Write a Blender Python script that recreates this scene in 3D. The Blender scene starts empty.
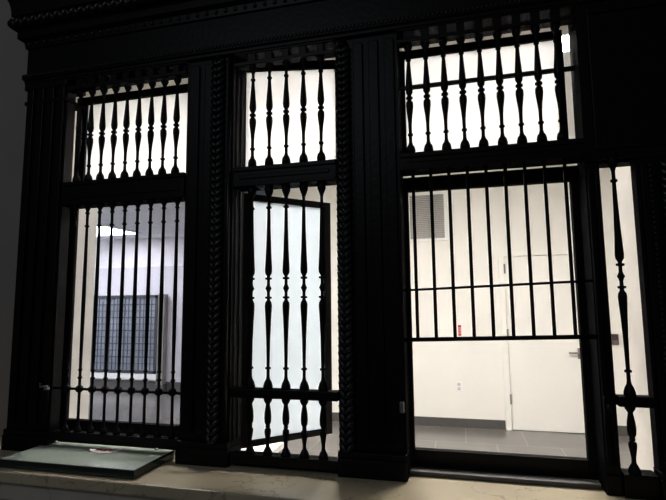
import bpy, math, random
from mathutils import Vector, Matrix
random.seed(7)
C = bpy.context.scene.collection
sc = bpy.context.scene

# ------------------------------------------------------------------ camera
EYE = 1.42                                    # lens height above the floor
def rad(d): return math.radians(d)
yaw, pitch, roll = rad(14.465), rad(6.402), rad(-0.548)
cam_d = bpy.data.cameras.new('camera')
cam = bpy.data.objects.new('camera', cam_d); C.objects.link(cam)
F = Vector((-math.sin(yaw)*math.cos(pitch), math.cos(yaw)*math.cos(pitch), math.sin(pitch)))
R0 = Vector((math.cos(yaw), math.sin(yaw), 0)); U0 = R0.cross(F)
R = math.cos(roll)*R0 + math.sin(roll)*U0
U = -math.sin(roll)*R0 + math.cos(roll)*U0
m = Matrix.Identity(4)
for i in range(3):
    m[i][0], m[i][1], m[i][2] = R[i], U[i], -F[i]
m.translation = (0, 0, EYE)
cam.matrix_world = m
cam_d.sensor_width = 36; cam_d.lens = 490/666*36
cam_d.clip_start = .02; cam_d.clip_end = 100
sc.camera = cam

# ------------------------------------------------------------------ world, lobby light, exposure
w = bpy.data.worlds.new('dim_lobby'); sc.world = w; w.use_nodes = True
w.node_tree.nodes['Background'].inputs[0].default_value = (.80, .88, 1, 1)
w.node_tree.nodes['Background'].inputs[1].default_value = .012
ld = bpy.data.lights.new('lobby_fill_light', 'AREA')  # unseen area light added as weak fill for the lobby side
ld.shape = 'RECTANGLE'; ld.size = 2.0; ld.size_y = 1.0; ld.energy = 2.6; ld.color = (.88, .93, 1)
lo = bpy.data.objects.new('lobby_fill_light', ld); C.objects.link(lo)
lo.location = (-1.6, -2.2, 3.6)
lo.rotation_euler = Vector((.4, 3.6, -2.2)).to_track_quat('-Z', 'Y').to_euler()
LAMP = 13.3                                   # emission of the service room lamps
FAR_FILL = 17.0  # emission of the unseen lamps added in the far room
sc.view_settings.view_transform = 'Standard'
sc.view_settings.look = 'None'
sc.view_settings.exposure = 2.0
sc.view_settings.gamma = 1
sc.view_settings.use_curve_mapping = False

# ------------------------------------------------------------------ materials
def lin(c): return tuple(((v/255)/12.92 if v/255 <= .04045 else ((v/255+.055)/1.055)**2.4) for v in c)
def mat(name, rgb, rough=.5, metal=0, vary=.15, scale=30, bump=0, spec=.5, rgb2=None, coord='Object'):
    M = bpy.data.materials.new(name); M.use_nodes = True
    n = M.node_tree.nodes; l = M.node_tree.links; b = n['Principled BSDF']
    tc = n.new('ShaderNodeTexCoord'); no = n.new('ShaderNodeTexNoise')
    no.inputs['Scale'].default_value = scale; no.inputs['Detail'].default_value = 4
    l.new(tc.outputs[coord], no.inputs['Vector'])
    r = n.new('ShaderNodeValToRGB')
    c = lin(rgb); c2 = lin(rgb2) if rgb2 else tuple(v*(1-vary) for v in c)
    r.color_ramp.elements[0].position = .3; r.color_ramp.elements[1].position = .7
    r.color_ramp.elements[0].color = (*c2, 1); r.color_ramp.elements[1].color = (*c, 1)
    l.new(no.outputs['Fac'], r.inputs['Fac']); l.new(r.outputs['Color'], b.inputs['Base Color'])
    b.inputs['Roughness'].default_value = rough; b.inputs['Metallic'].default_value = metal
    b.inputs['Specular IOR Level'].default_value = spec
    if bump:
        bp = n.new('ShaderNodeBump'); bp.inputs['Strength'].default_value = bump; bp.inputs['Distance'].default_value = .004
        l.new(no.outputs['Fac'], bp.inputs['Height']); l.new(bp.outputs['Normal'], b.inputs['Normal'])
    return M
def emis(name, rgb, s):
    M = bpy.data.materials.new(name); M.use_nodes = True
    b = M.node_tree.nodes['Principled BSDF']
    b.inputs['Base Color'].default_value = (.8, .8, .8, 1)
    b.inputs['Emission Color'].default_value = (*lin(rgb), 1); b.inputs['Emission Strength'].default_value = s
    return M
def frosted(name, rgb, rough=.6):
    M = bpy.data.materials.new(name); M.use_nodes = True
    n = M.node_tree.nodes; l = M.node_tree.links; n.remove(n['Principled BSDF'])
    tc = n.new('ShaderNodeTexCoord'); no = n.new('ShaderNodeTexNoise'); no.inputs['Scale'].default_value = 9
    l.new(tc.outputs['Object'], no.inputs['Vector'])
    r = n.new('ShaderNodeValToRGB'); c = lin(rgb)
    r.color_ramp.elements[0].color = (*[v*.93 for v in c], 1); r.color_ramp.elements[1].color = (*c, 1)
    l.new(no.outputs['Fac'], r.inputs['Fac'])
    t = n.new('ShaderNodeBsdfTranslucent'); d = n.new('ShaderNodeBsdfDiffuse'); g = n.new('ShaderNodeBsdfGlossy')
    g.inputs['Roughness'].default_value = .3
    l.new(r.outputs[0], t.inputs['Color']); l.new(r.outputs[0], d.inputs['Color'])
    a = n.new('ShaderNodeMixShader'); a.inputs[0].default_value = .1
    l.new(t.outputs[0], a.inputs[1]); l.new(d.outputs[0], a.inputs[2])
    b = n.new('ShaderNodeMixShader'); b.inputs[0].default_value = .04
    l.new(a.outputs[0], b.inputs[1]); l.new(g.outputs[0], b.inputs[2])
    l.new(b.outputs[0], n['Material Output'].inputs['Surface'])
    return M
def clear_glass(name, tint=(.95, .97, 1), refl=.05, rough=.02):
    M = bpy.data.materials.new(name); M.use_nodes = True
    n = M.node_tree.nodes; l = M.node_tree.links; n.remove(n['Principled BSDF'])
    t = n.new('ShaderNodeBsdfTransparent'); t.inputs[0].default_value = (*tint, 1)
    g = n.new('ShaderNodeBsdfGlossy'); g.inputs['Roughness'].default_value = rough
    a = n.new('ShaderNodeMixShader'); a.inputs[0].default_value = refl
    l.new(t.outputs[0], a.inputs[1]); l.new(g.outputs[0], a.inputs[2])
    l.new(a.outputs[0], n['Material Output'].inputs['Surface'])
    return M
def marble(name, base, vein, rough):
    M = mat(name, base, rough=rough, vary=.18, scale=7)
    n = M.node_tree.nodes; l = M.node_tree.links; b = n['Principled BSDF']
    tc = n['Texture Coordinate']
    wn = n.new('ShaderNodeTexNoise'); wn.inputs['Scale'].default_value = 9; wn.inputs['Detail'].default_value = 5
    l.new(tc.outputs['Object'], wn.inputs['Vector'])
    mx = n.new('ShaderNodeMixRGB'); mx.inputs[0].default_value = .28
    l.new(tc.outputs['Object'], mx.inputs[1]); l.new(wn.outputs['Color'], mx.inputs[2])
    vo = n.new('ShaderNodeTexVoronoi'); vo.feature = 'DISTANCE_TO_EDGE'; vo.inputs['Scale'].default_value = 7
    l.new(mx.outputs[0], vo.inputs['Vector']); vo.inputs['Scale'].default_value = 5
    rp = n.new('ShaderNodeValToRGB'); rp.color_ramp.elements[0].position = .0; rp.color_ramp.elements[1].position = .016
    rp.color_ramp.elements[0].color = (.6, .6, .6, 1); rp.color_ramp.elements[1].color = (0, 0, 0, 1)
    l.new(vo.outputs['Distance'], rp.inputs[0])
    m2 = n.new('ShaderNodeMixRGB'); l.new(rp.outputs[0], m2.inputs[0])
    l.new(n['Color Ramp'].outputs[0], m2.inputs[1]); m2.inputs[2].default_value = (*lin(vein), 1)
    l.new(m2.outputs[0], b.inputs['Base Color'])
    return M
def tiles(name, base, grout, size, rough):
    M = bpy.data.materials.new(name); M.use_nodes = True
    n = M.node_tree.nodes; l = M.node_tree.links; b = n['Principled BSDF']
    tc = n.new('ShaderNodeTexCoord'); br = n.new('ShaderNodeTexBrick')
    br.inputs['Scale'].default_value = 1; br.inputs['Brick Width'].default_value = size; br.inputs['Row Height'].default_value = size
    br.inputs['Mortar Size'].default_value = .003; br.offset = .5
    c = lin(base); br.inputs['Color1'].default_value = (*c, 1); br.inputs['Color2'].default_value = (*[v*.85 for v in c], 1)
    br.inputs['Mortar'].default_value = (*lin(grout), 1)
    l.new(tc.outputs['Object'], br.inputs['Vector'])
    no = n.new('ShaderNodeTexNoise'); no.inputs['Scale'].default_value = 3; no.inputs['Detail'].default_value = 6
    l.new(tc.outputs['Object'], no.inputs['Vector'])
    mx = n.new('ShaderNodeMixRGB'); mx.blend_type = 'MULTIPLY'; mx.inputs[0].default_value = .5
    l.new(br.outputs['Color'], mx.inputs[1]); rr = n.new('ShaderNodeValToRGB'); rr.color_ramp.elements[0].color = (.55, .55, .55, 1); rr.color_ramp.elements[1].color = (1, 1, 1, 1); l.new(no.outputs['Fac'], rr.inputs[0]); l.new(rr.outputs[0], mx.inputs[2])
    l.new(mx.outputs[0], b.inputs['Base Color']); b.inputs['Roughness'].default_value = rough
    return M

def black_paint(name, rgb, sheen, rough, scale):
    """old black paint: nearly all matt, a little gloss"""
    M = bpy.data.materials.new(name); M.use_nodes = True
    n = M.node_tree.nodes; l = M.node_tree.links; n.remove(n['Principled BSDF'])
    tc = n.new('ShaderNodeTexCoord'); no = n.new('ShaderNodeTexNoise'); no.inputs['Scale'].default_value = scale
    l.new(tc.outputs['Object'], no.inputs['Vector'])
    rp = n.new('ShaderNodeValToRGB'); c = lin(rgb)
    rp.color_ramp.elements[0].color = (*[v*.6 for v in c], 1); rp.color_ramp.elements[1].color = (*c, 1)
    l.new(no.outputs['Fac'], rp.inputs[0])
    bp = n.new('ShaderNodeBump'); bp.inputs['Strength'].default_value = .2; bp.inputs['Distance'].default_value = .003
    l.new(no.outputs['Fac'], bp.inputs['Height'])
    d = n.new('ShaderNodeBsdfDiffuse'); g = n.new('ShaderNodeBsdfGlossy'); g.inputs['Roughness'].default_value = rough
    l.new(rp.outputs[0], d.inputs['Color']); l.new(bp.outputs[0], d.inputs['Normal']); l.new(bp.outputs[0], g.inputs['Normal'])
    a = n.new('ShaderNodeMixShader'); a.inputs[0].default_value = sheen
    l.new(d.outputs[0], a.inputs[1]); l.new(g.outputs[0], a.inputs[2]); l.new(a.outputs[0], n['Material Output'].inputs['Surface'])
    return M
IRON = black_paint('black_painted_iron', (9, 9, 11), .016, .38, 60)
IRON_LEAF = black_paint('black_iron_ornament', (10, 11, 14), .045, .32, 80)
SASHM = black_paint('dark_painted_sash', (18, 17, 17), .015, .4, 50)
CREAM = mat('cream_wall_paint', (239, 237, 230), rough=.65, vary=.03, scale=3)
WHITE = mat('white_paint', (238, 238, 236), rough=.6, vary=.02, scale=4)
CEIL = mat('ceiling_paint', (240, 240, 240), rough=.8, vary=.02, scale=5)
LILAC = mat('pale_lilac_wall', (203, 200, 206), rough=.6, vary=.03, scale=3)
PLASTER = mat('lobby_plaster', (152, 145, 139), rough=.8, vary=.1, scale=3, bump=.1)
REVEAL = mat('reveal_plaster', (205, 200, 192), rough=.7, vary=.12, scale=8)
DOORM = mat('cream_door_paint', (241, 239, 233), rough=.45, vary=.02, scale=2)
BASEM = mat('charcoal_skirting', (84, 82, 80), rough=.35, vary=.15, scale=20)
STEEL = mat('brushed_steel', (150, 148, 145), rough=.35, metal=.9, vary=.1)
GREYM = mat('grey_metal', (128, 127, 126), rough=.5, vary=.1)
MARBLE = marble('beige_marble', (206, 192, 162), (96, 84, 66), .30)
MARBLE_F = marble('grey_marble_front', (205, 196, 182), (130, 120, 108), .35)
FLOORM = tiles('grey_stone_floor', (118, 114, 110), (143, 139, 133), .6, .22)
LOBBYF = tiles('lobby_floor_stone', (120, 112, 102), (80, 75, 70), .45, .35)
SLATE = mat('slate_threshold', (70, 68, 66), rough=.5, vary=.3, scale=25, bump=.1)
FROST = frosted('frosted_white_glass', (250, 250, 250))
FROST_B = frosted('frosted_bluish_glass', (227, 233, 237))
CLEAR = clear_glass('clear_window_glass', (.96, .975, 1), .05)
RED = mat('red_print', (188, 58, 44), rough=.5, vary=.2, scale=200)
PAPER = mat('white_card', (240, 232, 226), rough=.6, vary=.03)
DARKBOX = mat('brown_plastic', (92, 78, 74), rough=.4)
TUBE = emis('lamp_diffuser', (255, 250, 244), LAMP)
TUBE_NEAR_WALL = emis('lamp_diffuser_cool_dim', (247, 247, 255), 4.4)
TUBE_FAR_FILL = emis('far_fill_diffuser', (247, 247, 255), FAR_FILL)
def slab_glass():
    M = mat('green_plate_glass', (168, 178, 162), rough=.30, vary=.12, scale=12)
    b = M.node_tree.nodes['Principled BSDF']; b.inputs['Transmission Weight'].default_value = .08; b.inputs['IOR'].default_value = 1.55
    return M
SLABG = slab_glass()

# ------------------------------------------------------------------ mesh helpers
class MB:
    def __init__(s): s.v = []; s.f = []; s.sm = []
    def add(s, vs, fs, smooth=False):
        o = len(s.v); s.v += [tuple(v) for v in vs]
        s.f += [tuple(i+o for i in f) for f in fs]; s.sm += [smooth]*len(fs); return s
    def box(s, x0, x1, y0, y1, z0, z1, b=0):
        """box, with chamfered vertical and horizontal front edges when b > 0"""
        if not b:
            return s.add([(x, y, z) for x in (x0, x1) for y in (y0, y1) for z in (z0, z1)],
                         [(0,1,3,2),(4,6,7,5),(0,4,5,1),(2,3,7,6),(0,2,6,4),(1,5,7,3)])
        import bmesh
        bm = bmesh.new(); bmesh.ops.create_cube(bm, size=1)
        for v in bm.verts:
            v.co = Vector(((x0+x1)/2+v.co.x*(x1-x0), (y0+y1)/2+v.co.y*(y1-y0), (z0+z1)/2+v.co.z*(z1-z0)))
        bmesh.ops.bevel(bm, geom=bm.edges[:], offset=b, segments=2, affect='EDGES', profile=.6)
        bm.verts.index_update()
        vs = [v.co[:] for v in bm.verts]; fs = [[v.index for v in f.verts] for f in bm.faces]; bm.free()
        return s.add(vs, fs)
    def lathe(s, prof, c=(0, 0), seg=14):
        n = len(prof); vs = []; fs = []
        for r, z in prof:
            for k in range(seg):
                a = 2*math.pi*k/seg; vs.append((c[0]+r*math.cos(a), c[1]+r*math.sin(a), z))
        for i in range(n-1):
            for k in range(seg):
                k2 = (k+1) % seg; fs.append((i*seg+k, i*seg+k2, (i+1)*seg+k2, (i+1)*seg+k))
        fs.append(tuple(range(seg-1, -1, -1))); fs.append(tuple((n-1)*seg+k for k in range(seg)))
        return s.add(vs, fs, True)
    def tube(s, a, b, r, seg=12):
        a = Vector(a); b = Vector(b); q = (b-a).to_track_quat('Z', 'Y'); L = (b-a).length
        vs = []
        for z in (0, L):
            for k in range(seg):
                t = 2*math.pi*k/seg; vs.append(a+q @ Vector((r*math.cos(t), r*math.sin(t), z)))
        fs = [(k, (k+1) % seg, seg+(k+1) % seg, seg+k) for k in range(seg)]
        fs += [tuple(range(seg-1, -1, -1)), tuple(range(seg, 2*seg))]
        return s.add(vs, fs, True)
    def ball(s, c, rx, ry=None, rz=None, rot=None, seg=10, rings=6):
        ry = ry or rx; rz = rz or rx; c = Vector(c); vs = []; fs = []
        for i in range(rings+1):
            p = math.pi*i/rings
            for k in range(seg):
                t = 2*math.pi*k/seg
                v = Vector((rx*math.sin(p)*math.cos(t), ry*math.sin(p)*math.sin(t), rz*math.cos(p)))
                if rot: v = rot @ v
                vs.append(c+v)
        for i in range(rings):
            for k in range(seg):
                fs.append((i*seg+k, (i+1)*seg+k, (i+1)*seg+(k+1) % seg, i*seg+(k+1) % seg))
        return s.add(vs, fs, True)
    def rot_z(s, ang, piv):
        c, n = math.cos(ang), math.sin(ang)
        s.v = [(piv[0]+(x-piv[0])*c-(y-piv[1])*n, piv[1]+(x-piv[0])*n+(y-piv[1])*c, z) for x, y, z in s.v]; return s
def up(z): return z+EYE                        # heights below are measured from the lens
def make_obj(name, mb, material, parent=None, loc=None):
    """mesh in place; its heights are measured from the lens unless loc gives a local part"""
    me = bpy.data.meshes.new(name)
    base = Vector(parent.location) if parent else Vector((0, 0, 0))
    if parent and parent.parent: base = base+Vector(parent.parent.location)
    if loc is None: me.from_pydata([Vector((x, y, z+EYE))-base for x, y, z in mb.v], [], mb.f)
    else: me.from_pydata(mb.v, [], mb.f)
    me.polygons.foreach_set('use_smooth', mb.sm); me.materials.append(material); me.update()
    import bmesh
    bm = bmesh.new(); bm.from_mesh(me); bmesh.ops.recalc_face_normals(bm, faces=bm.faces[:]); bm.to_mesh(me); bm.free()
    o = bpy.data.objects.new(name, me); C.objects.link(o)
    if loc is not None: o.location = Vector(loc)+Vector((0, 0, EYE))-base
    if parent: o.parent = parent
    return o
def repeat(o, loc):
    """copy of a part, under the same thing, at a place given in lens heights"""
    c = o.copy(); C.objects.link(c); c.parent = o.parent
    c.location = Vector(loc)+Vector((0, 0, EYE))-Vector(o.parent.location); return c
def thing(name, label, cat, loc, group=None):
    o = bpy.data.objects.new(name, None); C.objects.link(o); o.empty_display_size = .05
    o.location = (loc[0], loc[1], loc[2]+EYE); tag(o, label, cat, group); return o
def tag(o, label, cat, group=None):
    o['label'] = label; o['category'] = cat
    if group: o['group'] = group
    return o
def struct(name, mb, material, parent=None):
    o = make_obj(name, mb, material, parent)
    if not parent: o['kind'] = 'structure'
    return o

# ------------------------------------------------------------------ room shell
FL = -EYE
CE = 1.66                                     # service room ceiling
FCE = 1.215                                   # far room ceiling
W0, W1 = 1.53, 1.75                           # thickness of the screen wall
OX0, OX1, OZ0, OZ1 = -1.50, .505, -.62, .877  # opening in it
struct('floor', MB().box(-8.6, 2.6, 1.75, 7.7, FL-.1, FL), FLOORM)
struct('floor_lobby', MB().box(-4.5, 3.2, -3.2, 1.75, FL-.1, FL), LOBBYF)
mb = MB()
mb.box(-4.5, OX0, W0, W1, FL, 2.6); mb.box(OX1, 3.2, W0, W1, FL, 2.6)
mb.box(OX0, OX1, W0, W1, FL, OZ0)
SPL, WS = .20, 1.66                                     # the head of the opening is splayed up towards the service room
mb.add([(x, y, z) for x in (OX0, OX1) for y, z in ((W0, OZ1), (WS, OZ1), (W1, OZ1+SPL), (W1, 2.6), (W0, 2.6))],
       [(0, 1, 2, 3, 4), (9, 8, 7, 6, 5), (0, 5, 6, 1), (1, 6, 7, 2), (2, 7, 8, 3), (3, 8, 9, 4), (4, 9, 5, 0)])
struct('wall_front', mb, PLASTER)
# painted plaster lining of the opening
mb = MB()
for a, b in ((OX0, OX0+.008), (OX1-.008, OX1)):
    mb.add([(x, y, z) for x in (a, b) for y, z in ((W0, OZ0), (W1, OZ0), (W1, OZ1+SPL), (WS, OZ1), (W0, OZ1))],
           [(0, 1, 2, 3, 4), (9, 8, 7, 6, 5), (0, 5, 6, 1), (1, 6, 7, 2), (2, 7, 8, 3), (3, 8, 9, 4), (4, 9, 5, 0)])
mb.add([(x, y, z) for x in (OX0+.008, OX1-.008) for y, z in ((W0, OZ1-.008), (WS, OZ1-.008), (W1, OZ1+SPL-.008), (W1, OZ1+SPL), (WS, OZ1), (W0, OZ1))],
       [(0, 1, 4, 5), (1, 2, 3, 4), (11, 10, 7, 6), (10, 9, 8, 7), (0, 6, 7, 1), (1, 7, 8, 2), (2, 8, 9, 3), (3, 9, 10, 4), (4, 10, 11, 5), (5, 11, 6, 0)])
mb.box(OX0+.008, OX1-.008, W0, W1, OZ0, OZ0+.008)
struct('trim_1', mb, REVEAL)
struct('wall_back', MB().box(-2.45, 2.6, 6.05, 6.17, FL, CE), CREAM)
struct('wall_right', MB().box(2.5, 2.6, W1, 6.05, FL, CE), CREAM)
struct('wall_left', MB().box(-5.6, -2.685, 3.0, 3.14, FL, CE), CREAM)
mb = MB().box(-8.6, -2.45, 7.55, 7.67, FL, .70)
struct('wall_far', mb, LILAC)
struct('wall_far_upper', MB().box(-8.6, -2.45, 7.55, 7.67, .70, CE), mat('off_white_wall', (230, 226, 230), rough=.6, vary=.02, scale=3))
struct('wall_return', MB().box(-2.45, -2.33, 6.17, 7.67, FL, CE), WHITE)
struct('wall_end', MB().box(-8.7, -8.6, 3.0, 7.67, FL, CE), WHITE)
struct('wall_far_left', MB().box(-8.6, -5.6, 3.0, 3.14, FL, CE), WHITE)
struct('ceiling', MB().box(-5.6, 2.6, 1.75, 6.17, CE, CE+.1), CEIL)
mb = MB().box(-8.6, -2.45, 4.7, 7.55, FCE, FCE+.06)
def grid_ceiling(name, rgb):
    M = tiles(name, rgb, (170, 172, 178), .6, .8)
    return M
struct('ceiling_far', mb, grid_ceiling('ceiling_panels', (238, 240, 246)))
struct('trim_2', MB().box(-8.6, -2.45, 4.64, 4.70, FCE, CE), WHITE)       # bulkhead between the two ceilings
struct('baseboard_back', MB().box(-2.45, .44, 6.035, 6.05, FL, FL+.10), BASEM)
struct('baseboard_back_right', MB().box(1.42, 2.5, 6.035, 6.05, FL, FL+.10), BASEM)
struct('baseboard_far', MB().box(-8.6, -2.45, 7.53, 7.55, FL, FL+.15), BASEM)
struct('baseboard_left', MB().box(-5.6, -2.685, 2.985, 3.0, FL, FL+.1), BASEM)

# back wall door
D = bpy.data.objects.new('door_1', None); C.objects.link(D); D.location = (.93, 6.04, 0); D['kind'] = 'structure'
mb = MB(); mb.box(.445, .505, 6.015, 6.05, FL, .60); mb.box(1.355, 1.415, 6.015, 6.05, FL, .60); mb.box(.505, 1.355, 6.015, 6.05, .545, .60)
make_obj('door_frame', mb, CREAM, D)
leaf = make_obj('door_leaf', MB().box(.515, 1.347, 6.03, 6.05, FL+.008, .538), DOORM, D)
mb = MB(); mb.box(1.235, 1.275, 6.018, 6.03, -.62, -.50, .004); mb.tube((1.255, 6.02, -.55), (1.255, 5.985, -.55), .011); mb.tube((1.26, 5.985, -.55), (1.14, 5.985, -.553), .010)
make_obj('door_handle', mb, STEEL, leaf)
for z in (-1.08, -.35, .40):
    make_obj('hinge', MB().box(.499, .519, 6.010, 6.028, z-.055, z+.055), GREYM, leaf)

# gridded window of the far room
Wn = bpy.data.objects.new('window_1', None); C.objects.link(Wn); Wn.location = (-5.73, 7.53, up(-1.15)); Wn['kind'] = 'structure'
x0, x1, z0, z1 = -6.42, -5.09, -1.14, .205
mb = MB(); mb.box(x0, x0+.05, 7.51, 7.55, z0, z1); mb.box(x1-.05, x1, 7.51, 7.55, z0, z1)
mb.box(x0, x1, 7.51, 7.55, z1-.05, z1); mb.box(x0, x1, 7.51, 7.55, z0, z0+.05)
wf = make_obj('window_frame', mb, mat('dark_grey_window_frame', (62, 64, 68), rough=.4), Wn)
make_obj('pane', MB().box(x0+.05, x1-.05, 7.535, 7.55, z0+.05, z1-.05), mat('dull_blue_glass', (150, 158, 170), rough=.18, rgb2=(122, 130, 142), scale=2.5), Wn)
mb = MB(); W_ = x1-x0-.1; H_ = z1-z0-.1
for k in range(1, 11):
    t = .012 if k % 2 else .02
    mb.box(x0+.05, x1-.05, 7.522, 7.536, z0+.05+H_*k/11-t/2, z0+.05+H_*k/11+t/2)
for k in range(1, 16):
    t = .022 if k % 4 == 0 else .010
    mb.box(x0+.05+W_*k/16-t/2, x0+.05+W_*k/16+t/2, 7.522, 7.536, z0+.05, z1-.05)
make_obj('muntins', mb, mat('grey_muntin', (80, 83, 90), rough=.5), wf)
struct('trim_3', MB().box(-6.55, -4.95, 7.50, 7.55, -1.24, -1.15), WHITE)   # sill under the window
t = thing('column', 'narrow grey column standing at the right of the gridded far window', 'column', (-4.96, 7.48, FL))
make_obj('shaft', MB().box(-5.02, -4.89, 7.42, 7.52, FL, .21, .006), mat('warm_grey_column', (122, 119, 114), rough=.6), t)
make_obj('base', MB().box(-5.04, -4.87, 7.40, 7.53, FL, FL+.12, .006), BASEM, t)

# ------------------------------------------------------------------ ceiling lamps, seen and added
def ceiling_light(x0, x1, y0, y1, z, m, label):
    t = thing('ceiling_light', label, 'ceiling light', ((x0+x1)/2, (y0+y1)/2, z-.03), 'ceiling lights of the service rooms')
    f = MB(); e = .025
    f.box(x0, x1, y0, y0+e, z-.03, z); f.box(x0, x1, y1-e, y1, z-.03, z); f.box(x0, x0+e, y0+e, y1-e, z-.03, z); f.box(x1-e, x1, y0+e, y1-e, z-.03, z)
    make_obj('frame', f, WHITE, t)
    make_obj('diffuser', MB().box(x0+e, x1-e, y0+e, y1-e, z-.022, z-.002), m, t)
ceiling_light(-5.95, -5.03, 6.06, 6.92, FCE, TUBE_NEAR_WALL, 'lit white ceiling lamp seen through the left window, over the gridded window')
ceiling_light(.1, 1.0, 2.85, 3.35, CE, TUBE, 'bright ceiling lamp behind the right transom, glimpsed above its open sash')
ceiling_light(-2.25, -1.35, 1.95, 2.4, CE, TUBE, 'unseen ceiling lamp behind the left transom, placed to light slab and partition')  # out of view; moved forward to light the partition strip and the slab
ceiling_light(-4.0, -2.6, 1.85, 2.35, CE, TUBE, 'added unseen lamp brightening the cream partition behind the left grille')  # unseen, added only to brighten the cream partition strip
ceiling_light(-1.1, -.1, 3.25, 3.75, CE, TUBE, 'added unseen lamp over the middle of the service room, brightening the frosted panes')  # unseen, added so the frosted panes glow more evenly
ceiling_light(-5.4, -3.4, 4.705, 4.83, FCE, TUBE_FAR_FILL, 'added long unseen lamp by the step in the ceiling, lighting the deeper room')  # hidden fill, added for the far floor and wall
ceiling_light(-8.2, -7.3, 6.0, 6.6, FCE, TUBE_FAR_FILL, 'added lamp out of view at the left of the deeper room, lighting it')  # hidden behind the partition, added because the far room was too dark

# ------------------------------------------------------------------ things in the service room
t = thing('wall_vent', 'grey louvred vent with white frame high on the cream wall', 'vent', (-.355, 6.04, .78))
X0, X1, Z0, Z1 = -.60, -.125, .765, 1.37
f = MB(); e = .03
f.box(X0, X1, 6.03, 6.05, Z0, Z0+e); f.box(X0, X1, 6.03, 6.05, Z1-e, Z1); f.box(X0, X0+e, 6.03, 6.05, Z0+e, Z1-e); f.box(X1-e, X1, 6.03, 6.05, Z0+e, Z1-e)
make_obj('frame', f, WHITE, t)
s = MB()
for k in range(24):
    z = Z0+e+(Z1-Z0-2*e)*(k+.5)/24
    s.add([(X0+e, 6.034, z-.009), (X1-e, 6.034, z-.009), (X1-e, 6.046, z+.009), (X0+e, 6.046, z+.009)], [(0, 1, 2, 3)])
make_obj('louvres', s, mat('vent_grey', (186, 184, 180)), t)
make_obj('backing', MB().box(X0+e, X1-e, 6.047, 6.05, Z0+e, Z1-e), mat('vent_dark', (150, 149, 147)), t)

t = thing('notice', 'small red and white notice stuck on the cream wall', 'notice', (-.024, 6.045, -.38))
nsheet = make_obj('sheet', MB().box(-.042, -.006, 6.047, 6.05, -.378, -.25), mat('pink_notice_paper', (226, 150, 150), rough=.6), t)
s = MB(); s.box(-.042, -.006, 6.0455, 6.047, -.276, -.25)
for k in range(4): s.box(-.036, -.014-.004*(k % 2), 6.0455, 6.047, -.296-.016*k, -.288-.016*k)
s.box(-.038, -.012, 6.0455, 6.047, -.374, -.352)
make_obj('print', s, RED, nsheet)

t = thing('outlet', 'white electrical outlet low on the cream wall', 'outlet', (-.055, 6.045, -.96))
cp = make_obj('cover_plate', MB().box(-.09, -.02, 6.043, 6.05, -1.015, -.905, .003), WHITE, t)
for z in (-.985, -.935):
    make_obj('socket', MB().box(-.072, -.038, 6.040, 6.043, z-.017, z+.017, .001), mat('socket_grey', (205, 203, 198)), cp)

t = thing('card_reader', 'small brown box on the wall beyond the narrow right grille', 'card reader', (1.61, 6.03, -.45))
make_obj('body', MB().box(1.575, 1.65, 6.01, 6.05, -.46, -.345, .006), DARKBOX, t)
make_obj('face', MB().box(1.585, 1.64, 6.006, 6.010, -.41, -.355), mat('dark_face', (50, 44, 44), rough=.2), t)

t = thing('table', 'low white table glimpsed under the frosted sash of the middle grille', 'table', (-.96, 1.87, FL))
make_obj('tabletop', MB().box(-1.2, -.715, 1.80, 1.945, -.575, -.55, .004), WHITE, t)
for x in (-1.17, -.75):
    for y in (1.825, 1.92): make_obj('leg', MB().box(x-.015, x+.015, y-.015, y+.015, FL, -.575), WHITE, t)

# ------------------------------------------------------------------ counter
t = thing('counter', 'beige marble counter running below the black iron screen', 'counter', (-.5, 1.38, FL))
ct = MB()
ct.box(-3.0, 2.2, 1.205, 1.526, -.507, -.475, .005)
make_obj('counter_top', ct, MARBLE, t)
fp = MB(); fp.box(-3.0, 2.2, 1.235, 1.526, FL+.12, -.507); fp.box(-3.0, 2.2, 1.222, 1.235, -.56, -.507, .004)
for x in (-2.4, -1.13, -.1, .9): fp.box(x-.003, x+.003, 1.2335, 1.235, FL+.12, -.56)
make_obj('front_panel', fp, MARBLE_F, t)
make_obj('plinth', MB().box(-3.0, 2.2, 1.25, 1.526, FL, FL+.12), BASEM, t)

t = thing('threshold', 'dark slate threshold strip on the marble under the right grille', 'threshold', (.09, 1.455, -.475))
make_obj('board', MB().box(-.154, .331, 1.436, 1.474, -.475, -.462, .002), SLATE, t)

t = thing('glass_slab', 'thick greenish glass slab lying on the marble counter under the left grille', 'glass slab', (-1.125, 1.33, -.475))
make_obj('plate', MB().box(-1.358, -.895, 1.234, 1.430, -.474, -.450, .0015), SLABG, t)
mb = MB(); mb.box(-1.360, -.893, 1.232, 1.234, -.4745, -.4515); mb.box(-1.360, -1.358, 1.234, 1.430, -.4745, -.4515); mb.box(-.895, -.893, 1.234, 1.430, -.4745, -.4515); mb.box(-1.358, -.895, 1.430, 1.432, -.4745, -.4515)
make_obj('edge', mb, mat('dark_green_glass_edge', (34, 48, 42), rough=.15), t)['label'] = 'dark green glass edge'
for x in (-1.335, -.95): make_obj('bolt', MB().lathe([(.006, -.45), (.006, -.447), (.003, -.4455)], (x, 1.42)), STEEL, t)

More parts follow.
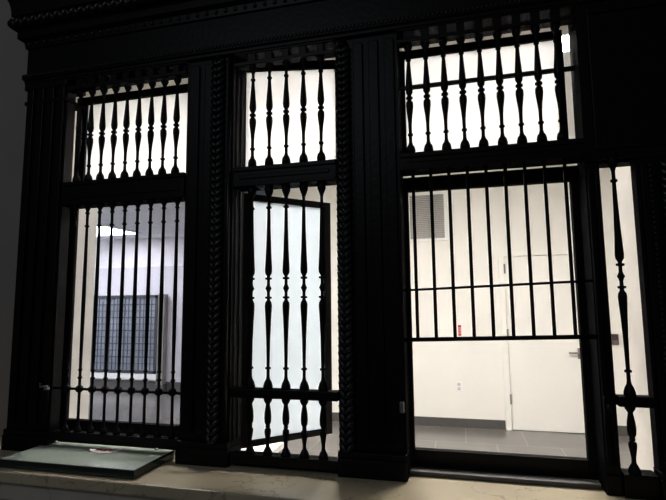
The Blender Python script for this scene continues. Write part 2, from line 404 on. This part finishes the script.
t = thing('card', 'red printed white card lying on the glass slab', 'card', (-1.10, 1.374, -.449))
def curled(c, rx, ry, dz):
    """thin oval card whose two ends curl up a little"""
    b = MB(); top = []; n = 9
    for z in (0, .0007):
        for i in range(n):
            u = -1+2*i/(n-1); h = ry*(1-abs(u)**2.6)**.5+.004
            for v in (-h, h): top.append((c[0]+rx*u, c[1]+v+.004*u, dz+z+.004*u*u))
    m_ = 2*n; f = []
    for i in range(n-1):
        f.append((2*i, 2*i+1, 2*i+3, 2*i+2)); f.append((m_+2*i, m_+2*i+2, m_+2*i+3, m_+2*i+1))
        f.append((2*i, 2*i+2, m_+2*i+2, m_+2*i)); f.append((2*i+1, m_+2*i+1, m_+2*i+3, 2*i+3))
    f += [(0, m_, m_+1, 1), (m_-2, m_-1, 2*m_-1, 2*m_-2)]
    return b.add(top, f)
csheet = make_obj('sheet', curled((-1.100, 1.374), .053, .024, -.4495), PAPER, t)
s = MB()
for k in range(9):
    cx, cy = random.uniform(-.034, .026), random.uniform(-.008, .012); a, b = random.uniform(.005, .009), random.uniform(.003, .006)
    q = -.4486+.004*((abs(cx)+a)/.053)**2; s.box(-1.100+cx-a, -1.100+cx+a, 1.374+cy-b, 1.374+cy+b, q-.0006, q+.0001*(k % 3))
make_obj('print', s, RED, csheet)

# ------------------------------------------------------------------ black iron screen: uprights
def leaf_band(x, y, z0, z1, r):
    """half round stem wrapped in overlapping pairs of laurel leaves"""
    b = MB(); b.tube((x, y, z0), (x, y, z1), r*.62, 10)
    step = r*.95; z = z0+step/2; k = 0
    while z < z1-step/2:
        for s_ in (-1, 1):
            rot = Matrix.Rotation(s_*rad(38), 3, 'Y') @ Matrix.Rotation(rad(-22), 3, 'X')
            b.ball((x+s_*r*.48, y-r*.45, z), r*.42, r*.30, r*.80, rot, 7, 5)
        b.ball((x, y-r*.72, z+step*.5), r*.20, None, None, None, 6, 4)
        z += step; k += 1
    return b
def fluted(x0, x1, yf, yb, z0, z1, nf):
    """upright with raised fillets down its front and a bead at either edge"""
    b = MB(); b.box(x0, x1, yf+.008, yb, z0, z1)
    wd = (x1-x0)/nf
    for k in range(nf):
        b.box(x0+wd*k+wd*.18, x0+wd*(k+1)-wd*.18, yf, yf+.009, z0+.02, z1-.02, .003)
    return b
ZB, ZT = -.475, .815                           # foot and head of every upright
def plinth(x0, x1, yf, yb):
    b = MB(); b.box(x0, x1, yf-.006, yb, ZB, ZB+.05, .003); b.box(x0, x1, yf-.003, yb, ZB+.05, ZB+.068, .004)
    return b
def bead_line(x, y, z0, z1, r, pitch):
    b = MB(); z = z0
    while z < z1: b.ball((x, y, z), r, None, None, None, 7, 5); z += pitch
    return b
YF = 1.385; YB = 1.480
# left end pilaster
t = thing('pilaster', 'broad black iron pilaster at the far left end against the grey wall', 'pilaster', (-1.4, 1.44, ZB))
make_obj('shaft', fluted(-1.515, -1.336, YF, 1.432, ZB+.068, ZT, 4), IRON, t)
make_obj('plinth', plinth(-1.5185, -1.334, YF, 1.435), IRON, t)
mb = MB(); mb.box(-1.517, -1.335, YF-.001, YB, .735, .748, .002); mb.box(-1.5185, -1.335, YF-.003, YB, .79, ZT, .003)
make_obj('necking', mb, IRON, t)
# mullion between left and middle bays
t = thing('mullion', 'black iron mullion with a leaf rope between the left and middle grilles', 'mullion', (-.75, 1.44, ZB))
make_obj('shaft', fluted(-.856, -.688, YF+.004, YB, ZB+.068, ZT, 3), IRON, t)
make_obj('plinth', plinth(-.858, -.686, YF, YB), IRON, t)
make_obj('leaf_band', leaf_band(-.737, YF+.004, ZB+.070, ZT-.01, .024), IRON_LEAF, t)
mb = MB().tube((-.698, YF+.003, ZB+.07), (-.698, YF+.003, ZT), .006)
for y in (1.418, 1.452): mb.tube((-.688, y, ZB+.07), (-.688, y, ZT), .005)
make_obj('fillet', mb, IRON_LEAF, t)
# broad pier between middle and right bays
t = thing('pier', 'broad black iron pier with a leaf rope between the middle and right grilles', 'pier', (-.245, 1.44, ZB))
make_obj('shaft', fluted(-.347, -.157, YF+.004, YB, ZB+.068, ZT, 4), IRON, t)
make_obj('plinth', plinth(-.349, -.155, YF, YB), IRON, t)
make_obj('leaf_band', leaf_band(-.322, YF+.004, ZB+.070, ZT-.01, .022), IRON_LEAF, t)
make_obj('latch', MB().box(-.172, -.160, YF-.008, YF+.006, -.295, -.265, .003), STEEL, t)
# post between the right gate and the narrow side grille
t = thing('post', 'black iron post between the right grille and the narrow side grille', 'post', (.36, 1.45, ZB))
make_obj('shaft', fluted(.334, .369, YF+.012, YB, ZB+.05, .372, 2), IRON, t)
mb = MB(); mb.box(.333, .370, YF+.014, YB, ZB, ZB+.05, .003)
make_obj('plinth', mb, IRON, t)
mb = MB(); mb.box(.337, .360, YF+.002, YF+.016, -.285, -.235, .003); mb.ball((.350, YF+.001, -.26), .009)
make_obj('latch', mb, IRON, t)
# right end pilaster
t = thing('pilaster', 'black iron pilaster with bead strings at the right edge of the screen', 'pilaster', (.54, 1.44, ZB))
make_obj('shaft', fluted(.451, .650, YF+.004, 1.432, ZB+.068, .372, 4), IRON, t)
make_obj('plinth', plinth(.449, .652, YF, 1.435), IRON, t)
make_obj('bead_string', bead_line(.481, YF+.002, ZB+.08, .36, .0055, .0135), IRON_LEAF, t)
make_obj('leaf_band', leaf_band(.520, YF+.004, ZB+.07, .36, .020), IRON_LEAF, t)
# panel over the side grille
t = thing('panel', 'plain black iron panel above the narrow side grille', 'panel', (.49, 1.44, .372))
make_obj('plate', MB().box(.333, .650, YF+.008, YB, .372, ZT), IRON, t)
mb = MB(); mb.box(.36, .62, YF+.002, YF+.009, .40, .415, .002); mb.box(.36, .62, YF+.002, YF+.009, .78, .795, .002)
mb.box(.36, .374, YF+.002, YF+.009, .415, .78, .002); mb.box(.606, .62, YF+.002, YF+.009, .415, .78, .002)
make_obj('moulding', mb, IRON, t)

# ------------------------------------------------------------------ cornice
def sweep(prof, xl, xr, yf, yb):
    """profile (projection, height) run along the front with returned ends"""
    b = MB(); n = len(prof)
    for i in range(n-1):
        q = []
        for o, z in (prof[i], prof[i+1]):
            q.append([(xl-o, yb, z), (xl-o, yf-o, z), (xr+o, yf-o, z), (xr+o, yb, z)])
        for k in range(3): b.add([q[0][k], q[0][k+1], q[1][k+1], q[1][k]], [(0, 1, 2, 3)])
    for o, z in (prof[0], prof[-1]):
        b.add([(xl-o, yb, z), (xl-o, yf-o, z), (xr+o, yf-o, z), (xr+o, yb, z)], [(0, 1, 2, 3)])
    return b
XL, XR = -1.5185, .655
t = thing('cornice', 'heavy black moulded cornice across the top of the iron screen', 'cornice', (-.42, 1.44, ZT))
make_obj('architrave', sweep([(0, .815), (.004, .818), (.004, .826), (.010, .832), (.010, .850), (0, .856)], XL, XR, 1.388, YB), IRON, t)
mb = MB(); x = XL+.01
while x < XR: mb.ball((x, 1.377, .841), .0042, .004, .008, Matrix.Rotation(rad(35), 3, 'Y'), 6, 4); x += .0125
make_obj('rope_moulding', mb, IRON_LEAF, t)
make_obj('frieze', sweep([(0, .856), (0, .948)], XL, XR, 1.388, YB), IRON, t)
prof = [(0, .948), (.006, .952), (.010, .975), (.026, .984), (.026, 1.008), (.030, 1.012)]
for k in range(9):
    a = -math.pi/2+math.pi*k/8; prof.append((.030+.020*math.cos(a), 1.036+.022*math.sin(a)))
prof += [(.034, 1.060), (.042, 1.064)]
for k in range(9):
    a = math.pi/2*k/8; prof.append((.042+.022*(1-math.cos(a)), 1.064+.07*math.sin(a)))
prof += [(.070, 1.14), (.070, 1.25), (.08, 1.255), (.08, 1.30), (0, 1.31)]
make_obj('crown', sweep(prof, XL, XR, 1.388, YB), IRON, t)
mb = MB(); x = XL+.012
while x < XR+.03: mb.ball((x, 1.381, .966), .0080, .0080, .0080, None, 8, 5); x += .0345
make_obj('bead_course', mb, IRON_LEAF, t)
mb = MB(); x = XL-.025; k = 0
while x < XR+.06:
    mb.ball((x, 1.340, 1.036), .010, .008, .021, Matrix.Rotation(rad(40 if k % 2 else -40), 3, 'Y'), 7, 5); x += .017; k += 1
make_obj('leaf_moulding', mb, IRON_LEAF, t)

# ------------------------------------------------------------------ turned balusters (local, z = 0 at the named level)
def ring(z, r, core=.0046, h=.0028): return [(core, z-h*1.3), (r, z-h), (r, z+h), (core, z+h*1.3)]
TRANS = [(.0135, -.170), (.0135, -.158), (.011, -.148), (.0065, -.142), (.0048, -.134)] + ring(-.112, .0075) + \
        [(.0050, -.08), (.0066, -.06), (.0092, -.04), (.0108, -.025), (.0102, -.014), (.006, -.008)] + ring(0, .0098, .0055, .0025) + \
        [(.006, .009), (.0098, .016), (.0108, .026), (.0095, .045), (.0072, .075), (.0052, .105)] + ring(.118, .0075) + \
        [(.0046, .135), (.006, .142), (.0125, .156), (.0125, .162)]
LONG = [(.0140, -.298), (.0140, -.290), (.0105, -.278), (.0060, -.270), (.0048, -.262)] + ring(-.238, .0085) + \
       [(.0050, -.21), (.0062, -.15), (.0082, -.10), (.0102, -.065), (.0108, -.052), (.0095, -.043), (.0055, -.037)] + ring(-.028, .0100) + \
       [(.0046, -.012), (.0065, -.006), (.0095, 0), (.0065, .006), (.0046, .012)] + ring(.030, .0100) + \
       [(.0055, .038), (.0100, .046), (.0108, .056), (.0098, .075), (.0078, .12), (.0060, .18), (.0050, .235)] + ring(.250, .0085) + \
       [(.0046, .275), (.0065, .283), (.0130, .300), (.0130, .318)]
SHORT = [(.0140, -.080), (.0140, -.073), (.010, -.064), (.0055, -.056), (.0052, -.045), (.0075, -.030), (.0098, -.016), (.0092, -.008), (.0055, -.004)] + \
        ring(0, .0068, .0052, .002) + [(.006, .005), (.0095, .012), (.0105, .026), (.0095, .042), (.0070, .056), (.0058, .064), (.0120, .074), (.0130, .080)]
def row(parent, prof, xs, y, z, name='baluster', seg=14):
    o = make_obj(name, MB().lathe(prof, (0, 0), seg), IRON, parent, loc=(xs[0], y, z))
    for x in xs[1:]: repeat(o, (x, y, z))

YG = 1.40
def valance(x0, x1, xs, parent):
    """pierced head of a transom grille: rail, little blocks, rail"""
    b = MB(); b.box(x0, x1, YG-.016, YG+.016, .770, .782, .002); b.box(x0, x1, YG-.016, YG+.016, .808, ZT, .002)
    pts = [(a+b_)/2 for a, b_ in zip(xs[:-1], xs[1:])]
    for x in xs: b.box(x-.011, x+.011, YG-.013, YG+.013, .782, .808)
    make_obj('valance', b, IRON, parent)
def transom_grille(x0, x1, xs, zring, label):
    t = thing('transom_grille', label, 'grille', ((x0+x1)/2, YG, .43), 'baluster grilles of the transom row')
    row(t, TRANS, xs, YG, zring)
    valance(x0, x1, xs, t)
    return t
TL = [-1.286+.0486*k for k in range(9)]
TM = [-.622-.0567+.0567*k for k in range(6)][1:]
TR = [-.124+.0508*k for k in range(9)]
transom_grille(-1.335, -.857, TL, .602, 'black iron baluster grille in the top opening on the left')
transom_grille(-.682, -.348, TM, .606, 'black iron baluster grille in the narrow top opening in the middle')
tr = transom_grille(-.156, .332, TR, .604, 'black iron baluster grille in the top opening on the right')
make_obj('crossbar', MB().box(-.156, .332, 1.425, 1.437, .645, .655), IRON, tr)

# transom rails
def rail(x0, x1, zb, zt, label, mid=True):
    t = thing('transom_rail', label, 'rail', ((x0+x1)/2, 1.41, zb), 'transom rails of the iron screen')
    b = MB(); b.box(x0, x1, 1.390, 1.455, zb, zt)
    b.box(x0, x1, 1.385, 1.391, zt-.014, zt, .002); b.box(x0, x1, 1.386, 1.391, zb, zb+.010, .002); 
    b.box(x0+.02, x1-.02, 1.387, 1.391, zb+.024, zt-.026, .002)
    make_obj('beam', b, IRON, t); return t
rail(-1.334, -.857, .352, .435, 'black iron transom rail between the two left grilles')
rail(-.682, -.348, .372, .435, 'black iron transom rail between the two middle grilles')
rail(-.156, .333, .384, .435, 'black iron transom rail between the two right grilles')

# lower left grille: slim bars with a knobbed rail
KL = [-1.283+.0497*k for k in range(9)]
t = thing('bar_grille', 'black iron grille of slim knobbed bars in the left opening above the glass slab', 'grille', (-1.07, YG, -.44))
BAR = [(.0115, -.137), (.0115, -.130), (.0085, -.122), (.0048, -.116), (.0045, -.012), (.0090, -.009), (.0118, -.006), (.0124, 0), (.0118, .006), (.0090, .009), (.0045, .012)] + \
      ring(.036, .0075) + [(.0045, .05)] + ring(.062, .0070) + [(.0052, .10), (.0062, .22), (.0064, .30), (.0056, .42), (.0048, .52)] + ring(.545, .0078) + \
      [(.0046, .575)] + ring(.590, .0075) + [(.006, .600), (.0115, .612), (.0115, .619)]
row(t, BAR, KL, YG, -.268, 'bar')
make_obj('knob_rail', MB().tube((-1.336, YG, -.268), (-.855, YG, -.270), .0042), IRON, t)
mb = MB(); mb.box(-1.334, -.857, 1.386, 1.417, -.432, -.405, .003)
make_obj('base_rail', mb, IRON, t)
t2 = thing('latch', 'pale metal latch end on the left pilaster level with the knobbed rail', 'latch', (-1.365, 1.375, -.262))
mb = MB(); mb.tube((-1.366, 1.374, -.262), (-1.338, 1.374, -.258), .0030); mb.ball((-1.367, 1.374, -.252), .0032); mb.tube((-1.367, 1.374, -.262), (-1.367, 1.374, -.252), .0015); mb.box(-1.352, -1.338, 1.374, 1.3855, -.272, -.262, .002)
make_obj('bolt', mb, GREYM, t2)

# lower middle grille
t = thing('baluster_grille', 'tall black baluster grille in the middle opening before the frosted sash', 'grille', (-.505, YG, -.465))
row(t, LONG, TM, YG, .052, 'long_baluster')
row(t, SHORT, TM, YG, -.355, 'short_baluster')
make_obj('middle_rail', MB().box(-.682, -.348, 1.386, 1.420, -.273, -.246, .003), IRON, t)
mb = MB(); mb.box(-.682, -.349, 1.387, 1.428, -.463, -.435, .003); mb.box(-.682, -.349, 1.412, 1.440, -.475, -.463, .002)
make_obj('bottom_rail', mb, IRON, t)

# right gate grille
t = thing('wicket_grille', 'black grille of plain straight bars ending above the open right wicket', 'grille', (.09, YG, -.10))
GX = [-.119+.0505*k for k in range(9)]
for k, x in enumerate(GX):
    zl = -.098+.010*k/8
    make_obj('bar', MB().tube((x, YG, zl), (x-.001, YG, .384), .0047), IRON, t)
make_obj('crossbar', MB().tube((-.156, YG-.004, .039), (.333, YG-.004, .056), .0034), IRON, t)
make_obj('bottom_bar', MB().tube((-.156, YG, -.099), (.333, YG, -.087), .0058), IRON, t)

# narrow side grille
t = thing('side_grille', 'narrow black grille with a single turned baluster at the right', 'grille', (.41, YG, -.465))
row(t, LONG, [.400], YG, .066, 'long_baluster')
row(t, SHORT, [.398], YG, -.337, 'short_baluster')
make_obj('middle_rail', MB().box(.371, .450, 1.386, 1.420, -.258, -.232, .003), IRON, t)
mb = MB(); mb.box(.371, .448, 1.390, 1.440, -.475, -.418, .003)
make_obj('bottom_rail', mb, IRON, t)
make_obj('top_rail', MB().box(.371, .450, 1.39, 1.43, .372, .384), IRON, t)
# ------------------------------------------------------------------ sashes behind the grilles
def sash(name, label, x0, x1, z0, z1, y, wl, wr, wb, wt, glass, group=None, cat='window sash', ang=0):
    t = thing(name, label, cat, ((x0+x1)/2, y, z0), group)
    th = .024; piv = (x0, y)
    for nm, b in (('stile', (x0, x0+wl, z0, z1)), ('stile', (x1-wr, x1, z0, z1)), ('bottom_rail', (x0+wl, x1-wr, z0, z0+wb)), ('top_rail', (x0+wl, x1-wr, z1-wt, z1))):
        mb = MB().box(b[0], b[1], y-th/2, y+th/2, b[2], b[3], .002)
        make_obj(nm, mb.rot_z(ang, piv), SASHM, t)
    if glass:
        make_obj('pane', MB().box(x0+wl, x1-wr, y-.003, y+.003, z0+wb, z1-wt).rot_z(ang, piv), glass, t)
    return t
YS = 1.500
sash('transom_window', 'dark framed frosted sash behind the top left grille', -1.382, -.862, .41, .790, YS, .045, .05, .03, .030, FROST, 'transom sashes')
sash('transom_window', 'dark framed frosted sash swung slightly inward behind the top middle grille', -.714, -.362, .42, .835, YS-.005, .024, .02, .03, .030, FROST, 'transom sashes', ang=rad(11))
sash('transom_window', 'dark framed frosted sash leaving bright gaps behind the top right grille', -.160, .318, .415, .800, YS, .015, .020, .03, .026, FROST, 'transom sashes')
sash('window_sash', 'dark framed clear sash behind the left bar grille', -1.420, -.850, -.470, .405, YS, .050, .05, .078, .03, CLEAR)
sash('casement', 'frosted casement with dark frame swung open behind the middle baluster grille', -.705, -.359, -.452, .378, YS-.004, .035, .026, .020, .022, FROST_B, ang=rad(46))
sash('wicket_window', 'dark frame around the open wicket behind the right grille', -.166, .345, -.468, .388, YS, .021, .030, .050, .043, None)
